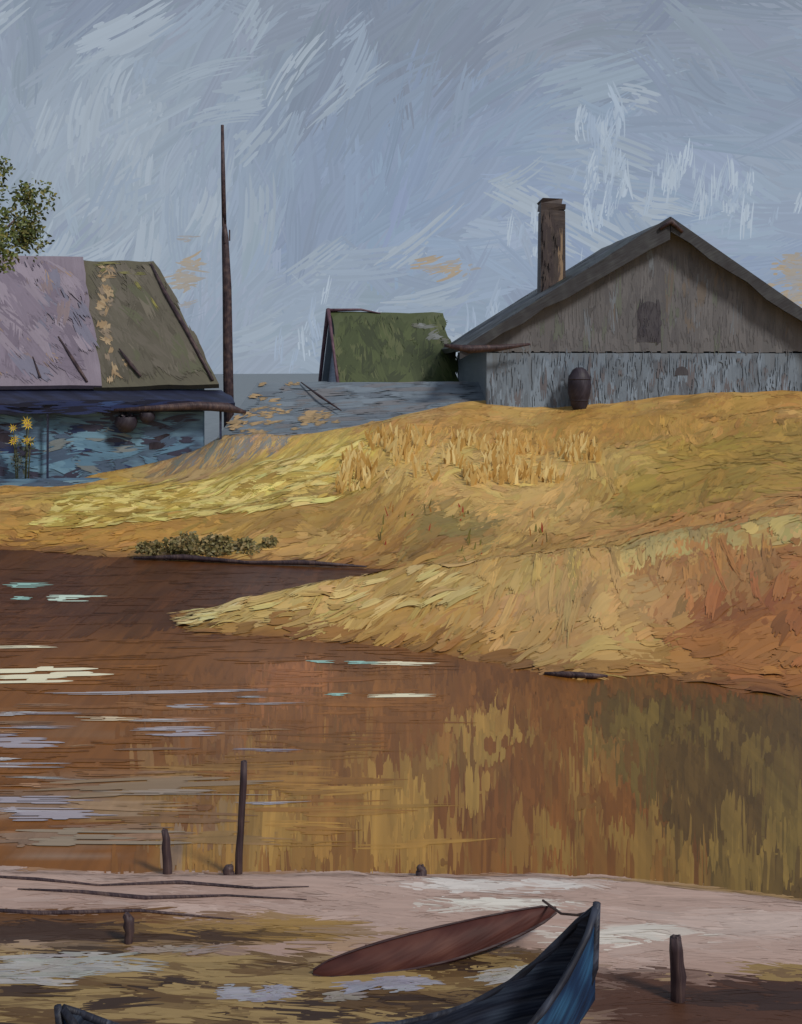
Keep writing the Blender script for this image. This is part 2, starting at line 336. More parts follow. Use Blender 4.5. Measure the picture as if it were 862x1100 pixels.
wood_dark=paint('dark_wood',[S(38,28,34),S(62,48,52),S(92,74,70)],'xz',3.,math.pi/2,10.,.4)

# tree
tr=empty('tree',(-12.8,32,.75))
A=Acc(); A.tube([(0,0,-.3),(.05,0,1.5),(.2,.1,3.2),(.1,.1,4.6),(.3,0,6.2),(.4,0,8)],[.32,.24,.2,.15,.1,.03],10)
limbs=[((.15,.1,4.2),(1.2,-.2,5.6),(2.1,-.3,6.6)),((.1,.1,4.6),(1.2,.2,6.0),(2.5,.2,7.3)),((.1,.1,4.),(-1.1,.3,5.5),(-2.2,.2,6.2)),((.2,0,5.4),(.9,-.3,7),(1.7,-.4,8.2)),((.2,0,5.3),(-.8,-.2,6.9),(-1.3,0,8.1)),((.12,.1,3.9),(.6,-1,5.6),(1.,-1.6,6.8)),((.1,.1,3.8),(-.2,1,5.4),(0,1.8,6.6))]
for l in limbs: A.tube(l,[.1,.06,.02],6)
A.make('trunk',wood_dark,tr,True)
cl=[]
for l in limbs:
    e=l[2]
    for k in range(9): cl.append((e[0]+random.gauss(-.1,.45),e[1]+random.gauss(0,.5),e[2]+random.gauss(0,.45),random.uniform(.25,.5)))
for k in range(8): cl.append((random.gauss(.3,.8),random.gauss(0,.8),random.uniform(6.,8.6),random.uniform(.3,.55)))
leaves('foliage',cl,150,(.05,.15),[S(80,90,46),S(96,106,54),S(64,74,40),S(124,120,70)],daub,tr)

def slab(name,pts,th,mat,parent,sub=10,wob=.05):
    p=[Vector(q) for q in pts]; n=(p[1]-p[0]).cross(p[3]-p[0]).normalized(); vs=[];fs=[]
    for s in (0,1):
        for j in range(sub+1):
            for i in range(sub+1):
                u=i/sub; w=j/sub; q=(p[0]*(1-u)+p[1]*u)*(1-w)+(p[3]*(1-u)+p[2]*u)*w
                h=float(vnoise(q.x*1.3+7,q.z*1.3+q.y,90)-.5)*2*wob
                e=1 if (i in(0,sub) or j in (0,sub)) else 0
                vs.append(tuple(q+Vector((h*e,0,h*.8*e)) - n*(th if s else 0)))
    N=(sub+1)**2
    for j in range(sub):
        for i in range(sub):
            a=j*(sub+1)+i; fs.append((a,a+1,a+sub+2,a+sub+1)); b=a+N; fs.append((b,b+sub+1,b+sub+2,b+1))
    ring=[i for i in range(sub+1)]+[j*(sub+1)+sub for j in range(1,sub+1)]+[sub*(sub+1)+i for i in range(sub-1,-1,-1)]+[j*(sub+1) for j in range(sub-1,0,-1)]
    for k in range(len(ring)):
        a,b=ring[k],ring[(k+1)%len(ring)]; fs.append((a,a+N,b+N,b))
    return mesh(name,vs,fs,mat,parent)
def on_quad(pts):
    p=[np.array(q,float) for q in pts]; e=p[1]-p[0]; L=np.linalg.norm(e); e=e/L; s=(p[3]-p[0]); s=s-e*np.dot(s,e); H=np.linalg.norm(s); s/=H; n=np.cross(e,s)
    def f(u,v,o): return tuple(p[0][i]+e[i]*u+s[i]*v+n[i]*o for i in range(3))
    return f,L,H
def quad_strokes(name,pts,n,ang,aj,L,W,cols,ps,parent,mask=None,K=6,off=(.008,.018),jk=.05,box=None,ridge=.0015,vj=.05,rag=.35):
    f,QL,QH=on_quad(pts); b=box or (0,QL,0,QH)
    u=RNG.uniform(b[0],b[1],n);v=RNG.uniform(b[2],b[3],n); a=ang+RNG.normal(0,aj,n); l=RNG.uniform(*L,n)
    if mask is not None:
        k=mask(u,v)&mask(u+np.cos(a)*l*.5,v+np.sin(a)*l*.5)&mask(u-np.cos(a)*l*.5,v-np.sin(a)*l*.5); u=u[k];v=v[k];a=a[k];l=l[k]
    N=len(u); c=np.array(cols)[RNG.choice(len(cols),N,p=ps)]*RNG.uniform(1-vj,1+vj,(N,1))
    return strokes(name,f,u,v,a,l,RNG.uniform(*W,N),RNG.normal(0,.1,N),c,daub,parent,K=K,ns=5,off=off,jk=jk,ridge=ridge,ragged=rag)

# ------------------------------------------------------------ cottage (left)
roofP=paint('violet_slate',[S(116,106,118),S(124,114,126),S(132,122,134)],'xz',.8,1.2,12.,.2)
roofO=paint('olive_thatch',[S(80,76,64),S(86,82,68),S(92,88,72)],'xz',.9,-1.0,12.,.2)
navy=paint('navy_paint',[S(26,28,44),S(34,38,60),S(44,52,82)],'xz',1.5,0.)
bluewall=paint('blue_wall',[S(80,104,126),S(96,126,150),S(116,146,170)],'xz',1.3,0.,9.)
bluelow=paint('blue_lower_wall',[S(62,74,94),S(84,110,134),S(104,136,158)],'xz',1.1,0.,9.)
tan=paint('bare_tan',[S(150,116,74),S(176,142,96),S(192,160,114)],'xz',1.4,.6)
dark=paint('dark_opening',[S(34,28,38),S(46,40,50),S(62,56,66)],'xz',2.,1.2,8.,.3)
co=empty('cottage',(-5.82,38,.8),math.radians(10))
A=Acc(); A.box(-16,-.35,.0,7.6,-.8,2.95); A.make('walls',bluewall,co)
QS=[(-16.4,-.35,2.80),(-3.45,-.35,2.80),(-4.4,4,7.12),(-16.4,4,7.2)]; QT=[(-3.7,-.30,2.74),(.12,-.30,2.86),(-2.0,4,7.05),(-4.7,4,7.0)]
slab('roof_slate',QS,.16,roofP,co,14,.06)
slab('roof_thatch',QT,.18,roofO,co,12,.07)
slab('roof_back',[(.12,8,2.85),(-16.4,8,2.85),(-16.4,4,6.98),(-2.0,4,6.98)],.14,roofO,co,8,.03)
mesh('roof_hip',[(.1,-.2,2.8),(.1,7.9,2.8),(-2.05,4,6.97)],[(0,1,2)],roofO,co)
def mS(u,v): return (v>.05)&(v<6.0)&(u<12.9-v*.15)&(u>3)
quad_strokes('slate_strokes',QS,800,-1.05,.22,(.8,2.4),(.25,.55),[S(122,112,126),S(112,102,116),S(136,126,138),S(124,110,114),S(112,110,126),S(148,126,110)],[.36,.22,.2,.08,.11,.03],co,mS,K=8)
def mT(u,v): return (v>.05)&(v<6.0)&(u<3.75-v*.34)&(u>.1-v*.15)
quad_strokes('thatch_strokes',QT,460,-1.2,.2,(.8,2.2),(.2,.45),[S(90,85,74),S(82,77,66),S(96,90,80),S(88,88,70),S(104,98,86)],[.4,.22,.2,.1,.08],co,mT,K=7)
quad_strokes('bare_batten_strokes',QT,420,-1.1,.4,(.2,.7),(.08,.24),[S(156,136,108),S(142,120,92),S(128,114,98)],[.35,.35,.3],co,lambda u,v:mT(u,v)&(np.abs(u-(.55+.22*np.sin(v*1.6)-v*.08))<.34),off=(.02,.026))
quad_strokes('ridge_moss_strokes',QT,40,.1,.3,(.3,.9),(.06,.18),[S(114,110,70),S(102,100,62)],[.5,.5],co,lambda u,v:mT(u,v)&(v>5.3),off=(.02,.026))
quad_strokes('lit_streak_strokes',QT,50,-1.15,.05,(.5,1.2),(.06,.12),[S(128,122,68),S(114,110,64)],[.5,.5],co,lambda u,v:mT(u,v)&(v>2.6)&(np.abs(u-(3.1-v*.37))<.2),off=(.027,.032))  # bright streak of the lit roof side, painted in olive
def on_slope(x,s,off=.06): return (x,-.35+4.35*s-off*.7,2.80+4.3*s+off*.72)
A=Acc()
for pts,w in [([(-7.0,.32),(-6.7,.18),(-6.5,.05)],.05),([(-4.9,.35),(-4.3,.15),(-3.9,.02)],.06),([(-3.0,.26),(-2.6,.14),(-2.3,.06)],.06),([(-2.1,.95),(-1.6,.7),(-.9,.4),(-.1,.03)],.07),([(-8.0,.45),(-7.8,.34)],.04),([(-5.6,.2),(-5.3,.05)],.04)]:
    A.tube([on_slope(x,s,.04) for x,s in pts],[w*.4,w,w*.6][:len(pts)] if len(pts)<4 else [w*.5,w,w,w*.7],6)
A.make('roof_battens',wood_dark,co,True)
QP=[(-16.4,-2.0,2.28),(.55,-1.9,2.30),(.2,-.02,2.66),(-16.4,-.02,2.72)]
slab('porch_roof',QP,.26,navy,co,10,.06)
quad_strokes('porch_fascia_strokes',[(-16.4,-2.06,2.02),(.6,-1.96,2.04),(.6,-1.96,2.34),(-16.4,-2.06,2.34)],90,0.,.04,(.7,2.2),(.06,.18),[S(40,50,88),S(30,32,50),S(52,72,116),S(38,32,46)],[.35,.35,.12,.18],co,box=(3,16.6,.02,.3))
A=Acc(); A.tube([(-3.,-2.1,2.1),(-1.6,-2.12,2.16),(-.6,-2.08,2.22),(.3,-2.0,2.16),(.85,-1.95,2.0)],[.04,.1,.13,.15,.05],7); A.make('porch_beam',wood_dark,co,True)
A=Acc(); A.box(-16,-.4,-1.5,-.03,-.8,2.02); A.make('lower_wall',bluelow,co)
A=Acc()
for x,w,z0,z1 in ((-8.2,.8,.95,1.75),(-6.1,.5,.85,1.7),(-1.7,.6,.9,1.6)): A.box(x-w/2,x+w/2,-1.512,-1.503,z0,z1,j=.0)
A.make('windows',dark,co)
QW=[(-16,-1.515,-.8),(-.4,-1.515,-.8),(-.4,-1.515,2.),(-16,-1.515,2.)]
def win(u,v):
    r=(v>0.05)&(v<2.75)&(u<15.55)&(u>3)
    for x,w in ((-8.2,.6),(-6.1,.35),(-1.7,.4)): r&=~((np.abs(u-16-x)<w/2)&(v>1.85)&(v<2.4))
    return r
quad_strokes('wall_strokes',QW,520,0.,.2,(.4,1.5),(.12,.34),[S(92,126,152),S(76,94,118),S(108,144,168),S(60,60,78),S(120,128,132),S(44,56,92)],[.34,.2,.2,.1,.08,.08],co,win,off=(.002,.012))
A=Acc()
for x in (-15,-12.2,-9.,-4.9,.1): A.box(x-.03,x+.03,-1.85,-1.79,-.8,2.04,j=.01)
A.make('porch_posts',navy,co)
A=Acc(); A.box(-16,.55,-2.6,-2.15,-.9,.12,j=.03); A.make('porch_plinth',bluelow,co)
quad_strokes('plinth_strokes',[(-16,-2.6,-.8),(.5,-2.6,-.8),(.5,-2.6,.1),(-16,-2.6,.1)],140,0.,.08,(.6,1.8),(.1,.26),[S(96,126,148),S(76,94,118),S(116,146,166),S(60,62,76)],[.4,.25,.2,.15],co,off=(.035,.05),box=(3,16.5,.1,.85))
for nm,(x,z,r) in zip(('hanging_basket','hanging_basket'),((-8.12,2.55,.34),(-7.5,2.72,.24))):
    hb=empty(nm,(x,35.75,z)); A=Acc()
    prof=[(0,-1),(.55,-.85),(.9,-.4),(1,0),(.9,.4)]; vs=[];fs=[];n=14
    for (rr,zz) in prof:
        for k in range(n): t=2*math.pi*k/n; vs.append((rr*r*math.cos(t)+1e-4,rr*r*math.sin(t),zz*r))
    for i in range(len(prof)-1):
        for k in range(n): fs.append((i*n+k,i*n+(k+1)%n,(i+1)*n+(k+1)%n,(i+1)*n+k))
    A.add(vs,fs); A.make('basket',dark,hb,True)
    leaves('trailing_leaves',[(0,0,.4*r,r*.85)],160,(.04,.09),[S(40,36,44),S(46,36,46),S(56,48,56)],daub,hb,.6)
sf_=empty('sunflower_plant',(-11.0,35.0,.9)); A=Acc(); F=Acc(); G=Acc()
for i in range(7):
    x=random.uniform(-.25,.25); y=random.uniform(-.2,.2); h=random.uniform(1.0,1.8); A.tube([(x*.6,y,-.2),(x*.8,y,h*.5),(x,y-.05,h)],[.02,.018,.012],5)
    r=random.uniform(.12,.18); n=9
    for k in range(n):
        t=2*math.pi*k/n; rr=r*random.uniform(.8,1.2); c,s=math.cos(t),math.sin(t); c2,s2=math.cos(t+.35),math.sin(t+.35); c3,s3=math.cos(t-.35),math.sin(t-.35)
        F.add([(x+c3*r*.3,y-.08,h+s3*r*.3),(x+c2*r*.3,y-.08,h+s2*r*.3),(x+c*rr,y-.1,h+s*rr)],[(0,1,2)])
    G.add([(x+.25*r*math.cos(2*math.pi*k/8),y-.09,h+.25*r*math.sin(2*math.pi*k/8)) for k in range(8)],[tuple(range(8))])
A.make('stems',paint('stem_green',[S(60,66,44),S(84,84,54)],'xz',4.),sf_,True); F.make('petals',paint('yellow_petals',[S(226,180,34),S(244,212,70)],'xz',5.),sf_); G.make('flower_centres',tan,sf_)
leaves('leaves',[(0,0,.5,.25),(.1,0,1.,.22)],50,(.06,.14),[S(60,70,60),S(80,90,84)],daub,sf_)

# ------------------------------------------------------------ utility pole
up=empty('utility_pole',(-6.35,44,1.1)); A=Acc()
A.tube([(.12,0,-.5),(.06,0,3),(.02,0,6),(-.05,0,7.8),(-.08,0,8.3)],[.20,.19,.17,.13,.08],10)
A.tube([(-.08,0,8.2),(-.12,0,10),(-.15,0,11.9)],[.085,.08,.055],8); A.make('pole',wood_dark,up,True)
A=Acc(); A.tube([(-.03,-.16,7.6),(-.1,-.16,8.5)],[.035,.03],6); A.tube([(.1,.1,7.7),(.1,.1,8.1)],[.03,.03],6); A.make('straps',wood_dark,up)

# ------------------------------------------------------------ low shed and mossy shed
gr=paint('grey_blue_roof',[S(98,108,118),S(104,114,124),S(110,120,130)],'xz',.9,0.,10.,.1)
ls=empty('low_shed',(-1.4,38,1.2)); QL_=[(-4.6,0,.45),(4.,0,1.1),(4.4,4,2.48),(-3.6,4,2.44)]; slab('roof',QL_,.14,gr,ls,12,.02)
A=Acc(); A.box(-3.6,3.8,.3,3.6,-.8,.42); A.make('walls',gr,ls)
def bil(pts):
    p=[np.array(q,float) for q in pts]
    def f(u,v,o):
        u=u/8.; v=v/4.; r=[(p[0][i]*(1-u)+p[1][i]*u)*(1-v)+(p[3][i]*(1-u)+p[2][i]*u)*v for i in range(3)]; r[2]=r[2]+o; return tuple(r)
    return f
n=300; u=RNG.uniform(.7,7.3,n); v=RNG.uniform(.2,3.8,n); L_=RNG.uniform(.6,2.,n); L_=np.minimum(L_,2*np.minimum(u,8-u)*.95)
cs=np.array([S(104,114,124),S(98,106,116),S(114,124,134),S(108,108,112)])[RNG.integers(0,4,n)]*RNG.uniform(.96,1.04,(n,1))
strokes('roof_strokes',bil(QL_),u,v,RNG.normal(.02,.06,n),L_,RNG.uniform(.2,.4,n),RNG.normal(0,.04,n),cs,daub,ls,K=7,ns=5,off=(.03,.045),jk=.04,ridge=.001,ragged=.35)
n=90; a=RNG.random(n)<.35; u=np.where(a,2.7+RNG.normal(0,.25,n),.9+RNG.normal(0,.45,n)); v=np.where(a,1.4+RNG.normal(0,.3,n),1.5+RNG.normal(0,1.1,n)); v=np.clip(v,.1,3.8); u=np.maximum(u,.25)
strokes('bare_wood_strokes',bil(QL_),u,v,RNG.normal(.1,.3,n),RNG.uniform(.2,.6,n),RNG.uniform(.1,.24,n),0,np.array([S(166,140,104),S(148,126,94)])[RNG.integers(0,2,n)],daub,ls,K=5,ns=4,off=(.05,.056),jk=.05,ridge=.001,ragged=.4)
A=Acc(); A.tube([(-2.05,3.75,2.46),(-1.3,2.4,2.0),(-.55,1.4,1.56)],[.02,.045,.02],6); A.make('fallen_beam',wood_dark,ls,True)
gm=paint('mossy_roof',[S(58,68,38),S(62,72,40),S(66,76,44)],'xz',1.,1.4,9.,.15)
ms=empty('mossy_shed',(-2.1,46.4,1.4),math.radians(14)); QM=[(-.25,-.25,1.85),(4.6,-.25,1.85),(4.4,2.,5.0),(-.25,2.,5.05)]
slab('roof_front',QM,.14,gm,ms,10,.12)
slab('roof_back',[(4.6,4.2,1.9),(-.25,4.2,1.9),(-.25,2.05,5.0),(4.4,2.05,4.95)],.14,gr,ms,8,.03)
mm=lambda u,v:(v>.0)&(v<3.85)&(u>.05)&(u<4.9)
quad_strokes('moss_strokes',QM,300,1.45,.35,(.6,1.8),(.25,.5),[S(56,66,36),S(46,55,30),S(66,76,42),S(78,84,52)],[.4,.25,.25,.1],ms,mm,K=7)
quad_strokes('bare_slate_strokes',QM,120,.15,.2,(.4,1.1),(.14,.3),[S(98,102,100),S(110,114,114),S(88,90,82)],[.4,.25,.35],ms,lambda u,v:mm(u,v)&(u>3.2)&(v>1.9+.3*np.sin(u*3)),off=(.02,.03))
pl=paint('pale_plaster',[S(124,136,152),S(140,150,166),S(156,166,180)],'xz',1.3)
mesh('walls',[(0,0,-.8),(4.4,0,-.8),(4.4,4,-.8),(0,4,-.8),(0,0,1.9),(4.4,0,1.9),(4.4,4,1.9),(0,4,1.9),(0,2,4.75),(4.4,2,4.7)],[(0,1,5,4),(2,3,7,6),(1,2,6,9,5),(3,0,4,8,7)],pl,ms)
plum=paint('plum_wood',[S(70,50,60),S(92,68,80),S(110,86,92)],'xz',2.,1.2)
A=Acc(); A.tube([(-.33,-.3,1.8),(-.33,.9,3.5),(-.33,2,5.12)],[.08,.06,.09],6); A.tube([(-.33,2,5.12),(-.33,3.1,3.5),(-.33,4.2,1.7)],[.09,.08,.07],6); A.tube([(-.3,1.95,5.08),(1.,1.95,5.12),(1.8,1.95,4.98)],[.07,.05,.02],6); A.make('barge_boards',plum,ms,True)
bu=empty('green_bush',(2.0,44.5,2.2)); leaves('foliage',[(random.gauss(-1.2,.8),random.gauss(0,.3),random.uniform(.2,1.1),random.uniform(.25,.4)) for _ in range(20)],160,(.06,.18),[S(68,76,44),S(76,84,48),S(86,90,56)],daub,bu,1.,.1)

# ------------------------------------------------------------ barn (right)
ba=empty('barn',(8.74,40,2.6),math.radians(4))
AP=6.42; EL=(-6.55,2.32); ER=(6.1,2.35)
def roofz(x): return np.where(x<0,AP+(AP-EL[1])/6.55*x,AP-(AP-ER[1])/6.1*x)-.22
A=Acc(); x=-6.0
gcols=[S(98,97,100),S(102,101,104),S(94,94,97)]
while x<5.7:
    w=random.uniform(.13,.24); x2=min(x+w,5.7); o=random.uniform(0,.004); zb=2.08+random.uniform(-.03,.03); za,zc=float(roofz(x)),float(roofz(x2))
    A.add([(x,-o,zb),(x2,-o,zb),(x2,.12,zb),(x,.12,zb),(x,-o,za),(x2,-o,zc),(x2,.12,zc),(x,.12,za)],BOXF,jit(random.choice(gcols),.02)); x=x2+.001
plankm=paint('plank_paint',None,'xz',1.4,math.pi/2,12.,.1,.6,attr='col',contrast=.12)
A.make('gable_planks',plankm,ba)
A=Acc(); x=-5.95; bcols=[S(108,118,130),S(114,126,140),S(104,112,122)]
while x<5.65:
    w=random.uniform(.12,.22); x2=min(x+w,5.65); o=random.uniform(.0,.004)
    A.box(x,x2,.02-o,.15,-.8,2.04,col=jit(random.choice(bcols),.02)); x=x2+.001
A.make('lower_planks',plankm,ba)
QB=[(-6,-.008,-.8),(5.7,-.008,-.8),(5.7,-.008,6.5),(-6,-.008,6.5)]
def mg(u,v): x=u-6; z=v-.8; return (z>1.9)&(z<roofz(x)-.1)&(x>-5.9)&(x<5.6)
quad_strokes('gable_strokes',QB,1300,math.pi/2,.05,(.7,2.2),(.14,.4),[S(99,98,101),S(91,90,94),S(106,105,108),S(98,103,97),S(104,97,92),S(110,116,124)],[.34,.22,.2,.1,.06,.08],ba,mg,off=(.001,.005),K=8,jk=.06,vj=.04,ridge=.0006,rag=.5)
quad_strokes('lower_strokes',QB,600,math.pi/2,.06,(.5,1.4),(.12,.3),[S(112,124,138),S(102,112,124),S(126,140,156),S(100,98,104),S(92,98,108)],[.36,.24,.18,.12,.1],ba,lambda u,v:(v<3.0)&(v>.2)&(u>.1)&(u<11.6),off=(.001,.005),box=(.1,11.6,.5,2.9),jk=.06,ridge=.0006,K=7,rag=.5)
A=Acc(); A.box(-5.9,-5.75,.16,8.6,-.8,2.2); A.box(5.5,5.65,.16,8.6,-.8,2.2); A.box(-5.7,5.45,8.5,8.62,-.8,2.2); A.make('side_walls',gr,ba)
mesh('back_gable',[(-5.7,8.55,2.2),(5.45,8.55,2.2),(0,8.55,AP-.4)],[(0,1,2)],gr,ba)
rfm=paint('weathered_roof',[S(62,64,66),S(70,73,74),S(78,82,80)],'xz',.9,.55,12.,.2)
QRL=[(EL[0],9,EL[1]),(EL[0],-.45,EL[1]),(0,-.45,AP),(0,9,AP)]
slab('roof_left',QRL,.2,rfm,ba,12,.05)
slab('roof_right',[(ER[0],-.45,ER[1]),(ER[0],9,ER[1]),(0.02,9,AP),(0.02,-.45,AP)],.2,rfm,ba,12,.05)
quad_strokes('roof_strokes',QRL,300,1.4,.2,(1.,2.6),(.3,.7),[S(72,76,80),S(64,64,70),S(82,86,88),S(76,86,80),S(96,104,112)],[.34,.26,.2,.12,.08],ba,lambda u,v:(v>0)&(v<7.6)&(u>0)&(u<9.4))
A=Acc()
def barge(xa,za,xb,zb,w0,w1,y=-.56,n=10):
    vs=[];fs=[]
    for i in range(n+1):
        t=i/n; x=xa+(xb-xa)*t; z=za+(zb-za)*t; w=(w0+(w1-w0)*t)*random.uniform(.75,1.2)
        vs+=[(x,y,z+.06),(x,y,z-w),(x,y+.1,z-w),(x,y+.1,z+.06)]
    for i in range(n):
        a=i*4
        for k in range(4): fs.append((a+k,a+(k+1)%4,a+4+(k+1)%4,a+4+k))
    fs.extend([(3,2,1,0),(n*4,n*4+1,n*4+2,n*4+3)]); A.add(vs,fs)
barge(-.0,AP,-6.9,2.1,.62,.28); barge(0.02,AP,6.4,2.1,.44,.4,y=-.575)
bargem=paint('barge_paint',[S(46,44,48),S(54,54,58),S(68,70,72)],'xz',1.5,.5)
A.make('barge_boards',bargem,ba)
A=Acc(); A.tube([(-7.4,-.5,2.28),(-6.6,-.55,2.15),(-5.6,-.55,2.2),(-4.6,-.5,2.32)],[.05,.14,.11,.04],7); A.tube([(5.3,-.55,2.1),(6.2,-.6,2.05)],[.14,.12],7)
A.tube([(-.35,-.62,AP-.35),(.0,-.64,AP-.1),(.4,-.62,AP-.45)],[.06,.1,.05],6); A.make('eave_beams',wood_dark,ba,True)
def arch(cx,z0,w,h,y,n=10):
    pts=[(cx-w/2,z0),(cx+w/2,z0)]
    for k in range(n+1):
        t=math.pi*k/n; pts.append((cx+w/2*math.cos(t),z0+h-w/2+w/2*math.sin(t)))
    return [(x,y,z) for x,z in pts]
ldm=paint('loft_dark',[S(62,60,68),S(68,66,72),S(76,74,79)],'xz',2.,math.pi/2)
A=Acc()
for ar in (arch(-.55,2.4,.8,1.35,-.016),arch(.55,1.3,.45,.3,-.014)):
    A.add(ar+[(x,y+.008,z) for x,y,z in ar],[tuple(range(len(ar)))]+[(i,i+len(ar),(i+1)%len(ar)+len(ar),(i+1)%len(ar)) for i in range(len(ar))])
A.make('loft_opening_and_vent',ldm,ba)
n=46; u=RNG.uniform(5.1,5.8,n); v=RNG.uniform(3.45,4.3,n); f_,_,_=on_quad(QB)
strokes('loft_shutter_strokes',f_,u,v,math.pi/2+RNG.normal(0,.08,n),RNG.uniform(.4,.9,n),RNG.uniform(.08,.2,n),0,np.array([S(66,63,70),S(74,72,78),S(60,58,66)])[RNG.integers(0,3,n)],daub,ba,K=5,ns=4,off=(.016,.022),jk=.06,ridge=.0006,ragged=.5)
brick=paint('sooty_brick',[S(62,54,54),S(72,62,60),S(84,72,66)],'xz',1.8,0.,5.)
A=Acc(); A.box(-.42,.42,-.4,.4,-2.6,1.75,j=.05); A.box(-.44,.43,-.42,.42,1.76,1.98,j=.06); A.box(-.4,.36,-.38,.38,1.985,2.12,j=.07)
o_=A.make('chimney',brick,ba); o_.location=(-3.0,4.2,5.5)
def cm(u,v,o): return (-3.42+u,3.8-o-.055,2.9+v)
n=110; u=RNG.uniform(.1,.72,n); v=RNG.uniform(.6,4.1,n)
cc=np.where((u>.62)[:,None],np.array(S(146,122,98)),np.array([S(76,66,62),S(68,58,58),S(86,74,70)])[RNG.integers(0,3,n)])*RNG.uniform(.95,1.05,(n,1))  # tan right edge paints in the chimney's sunlit side
strokes('chimney_strokes',cm,u,v,math.pi/2+RNG.normal(0,.05,n),RNG.uniform(.5,1.2,n),RNG.uniform(.1,.18,n),0,cc,daub,ba,K=5,ns=4,off=(.002,.008),ridge=.001,ragged=.4)

def lathe(name,parent,prof,mat,n=16,loc=(0,0,0)):
    vs=[];fs=[]
    for r,z in prof:
        for k in range(n): t=2*math.pi*k/n; vs.append((loc[0]+r*math.cos(t),loc[1]+r*math.sin(t),loc[2]+z))
    for i in range(len(prof)-1):
        for k in range(n): fs.append((i*n+k,i*n+(k+1)%n,(i+1)*n+(k+1)%n,(i+1)*n+k))
    fs.append(tuple(range(n-1,-1,-1))); fs.append(tuple((len(prof)-1)*n+k for k in range(n)))
    return mesh(name,vs,fs,mat,parent,True)
br=empty('barrel',(5.78,39.2,h1(5.78,39.2)-.02)); lathe('staves',br,[(.14,-.1),(.26,.15),(.36,.55),(.39,.85),(.34,1.12),(.22,1.32),(.1,1.4)],dark)
lathe('hoop_low',br,[(.30,.3),(.31,.33),(.31,.36)],dark); lathe('hoop_high',br,[(.372,1.0),(.37,1.03),(.36,1.06)],dark)

bs=empty('shore_bush',(-4.1,26.2,.1)); leaves('foliage',[(random.gauss(0,.7),random.gauss(0,.15),random.uniform(-.05,.24),random.uniform(.14,.26)) for _ in range(30)],170,(.04,.12),[S(108,100,62),S(118,108,68),S(94,86,54),S(126,108,70)],daub,bs,.8,.08)
A=Acc(); A.tube([(-5.7,25.8,.04),(-4.6,25.6,.09),(-3.2,25.2,.04),(-2.,24.95,.08),(-.7,24.6,.05)],[.03,.07,.04,.06,.02],6); A.make('driftwood_log',wood_dark,None,True)
A=Acc(); A.tube([(1.9,16.0,.02),(2.2,15.85,.04),(2.5,15.75,.05),(2.7,15.85,.02)],[.02,.05,.04,.02],6); A.make('driftwood_log',wood_dark,None,True)

# ------------------------------------------------------------ near bank
pudm=paint('puddle_skin',None,'xy',3.,0.,6.,.1,.15,attr='col',contrast=.2,spec=.6,bd=.01)
def nmap(a,b,o): return (a,b*2,np.maximum(height(a,b*2),-.05)+o)
n=2200; x=RNG.uniform(-4.2,4.2,n); y=RNG.uniform(7.1,9.75,n); k=sdf(NEAR,x,y)>.03; x=x[k];y=y[k];N=len(x)
strokes('sand_streaks',nmap,x,y/2,RNG.normal(-.03,.09,N),RNG.uniform(.25,1.0,N),RNG.uniform(.025,.075,N),RNG.normal(0,.06,N),land_color(x,y+RNG.normal(0,.03,N))*RNG.uniform(.92,1.1,(N,1)),daub,K=5,ns=5,off=(.001,.003),jk=.05,ridge=.0005,ragged=.45)
def puddle(cx,cy,rx,ry,col,n,a=0.,seed=0):
    r=np.sqrt(RNG.random(n)); t=RNG.uniform(0,6.283,n); x=cx+rx*r*np.cos(t)*.7; y=cy+ry*r*np.sin(t)*.85+a*(x-cx)
    strokes('puddle',nmap,x,y/2,a*.5+RNG.normal(0,.08,n),rx*RNG.uniform(.3,.9,n),RNG.uniform(.02,.05,n),RNG.normal(0,.06,n),np.array([jit(col,.12) for _ in range(n)]),pudm,K=6,ns=6,off=(.0035,.006),jk=.06,ridge=.0005,ragged=.5)
puddle(-2.25,7.95,.8,.24,S(154,150,144),46); puddle(-2.95,7.5,.5,.14,S(146,180,166),22); puddle(-.92,7.62,.35,.12,S(146,142,150),26)
puddle(.0,7.74,.44,.09,S(146,144,154),24,.1); puddle(.75,7.88,.36,.1,S(160,154,148),22,.3); puddle(-1.5,8.2,.45,.06,S(140,124,110),12); puddle(-.3,7.58,.3,.04,S(136,126,116),8)

def post(x,y,z0,h,r,lean=(0,0)):
    e=empty('wooden_post',(x,y,z0)); A=Acc(); n=9; pts=[];rs=[]
    for i in range(6):
        t=i/5; pts.append((lean[0]*t+random.gauss(0,r*.12),lean[1]*t,h*t if i else -.25)); rs.append(r*random.uniform(.82,1.15)*(1 if i<5 else .8))
    A.tube(pts,rs,n); 
    for k in range(4):
        a=random.uniform(0,6.28); q=(lean[0]+math.cos(a)*r*.45,lean[1]+math.sin(a)*r*.45,h-.01); A.tube([q,(q[0],q[1],h+r*random.uniform(.1,.3))],[r*.35,r*.2],5)
    A.make('shaft',wood_dark,e,True)
post(1.72,7.54,.08,.40,.045,(-.005,0)); post(-1.86,8.3,.08,.2,.035,(-.02,0)); post(-1.85,9.62,.0,.36,.035,(-.03,0)); post(-1.29,9.58,.0,.92,.028,(.05,0)); post(-1.36,9.56,.0,.1,.04); post(.16,9.55,.05,.05,.04)
def branch(pts,rs):
    A=Acc(); A.tube([(x,y,h1(x,y)+.008) for x,y in pts],rs,6); A.make('fallen_branch',wood_dark,None,True)
branch([(-3.4,9.42),(-2.8,9.32),(-2.3,9.22),(-1.7,9.27),(-1.1,9.17),(-.7,9.2)],[.006,.016,.008,.018,.01,.003])
branch([(-2.9,9.15),(-2.4,9.1),(-1.9,9.0),(-1.3,9.04),(-.7,8.98)],[.004,.018,.02,.01,.003])
branch([(-3.4,8.85),(-2.6,8.72),(-1.9,8.78),(-1.2,8.66)],[.01,.02,.014,.004])

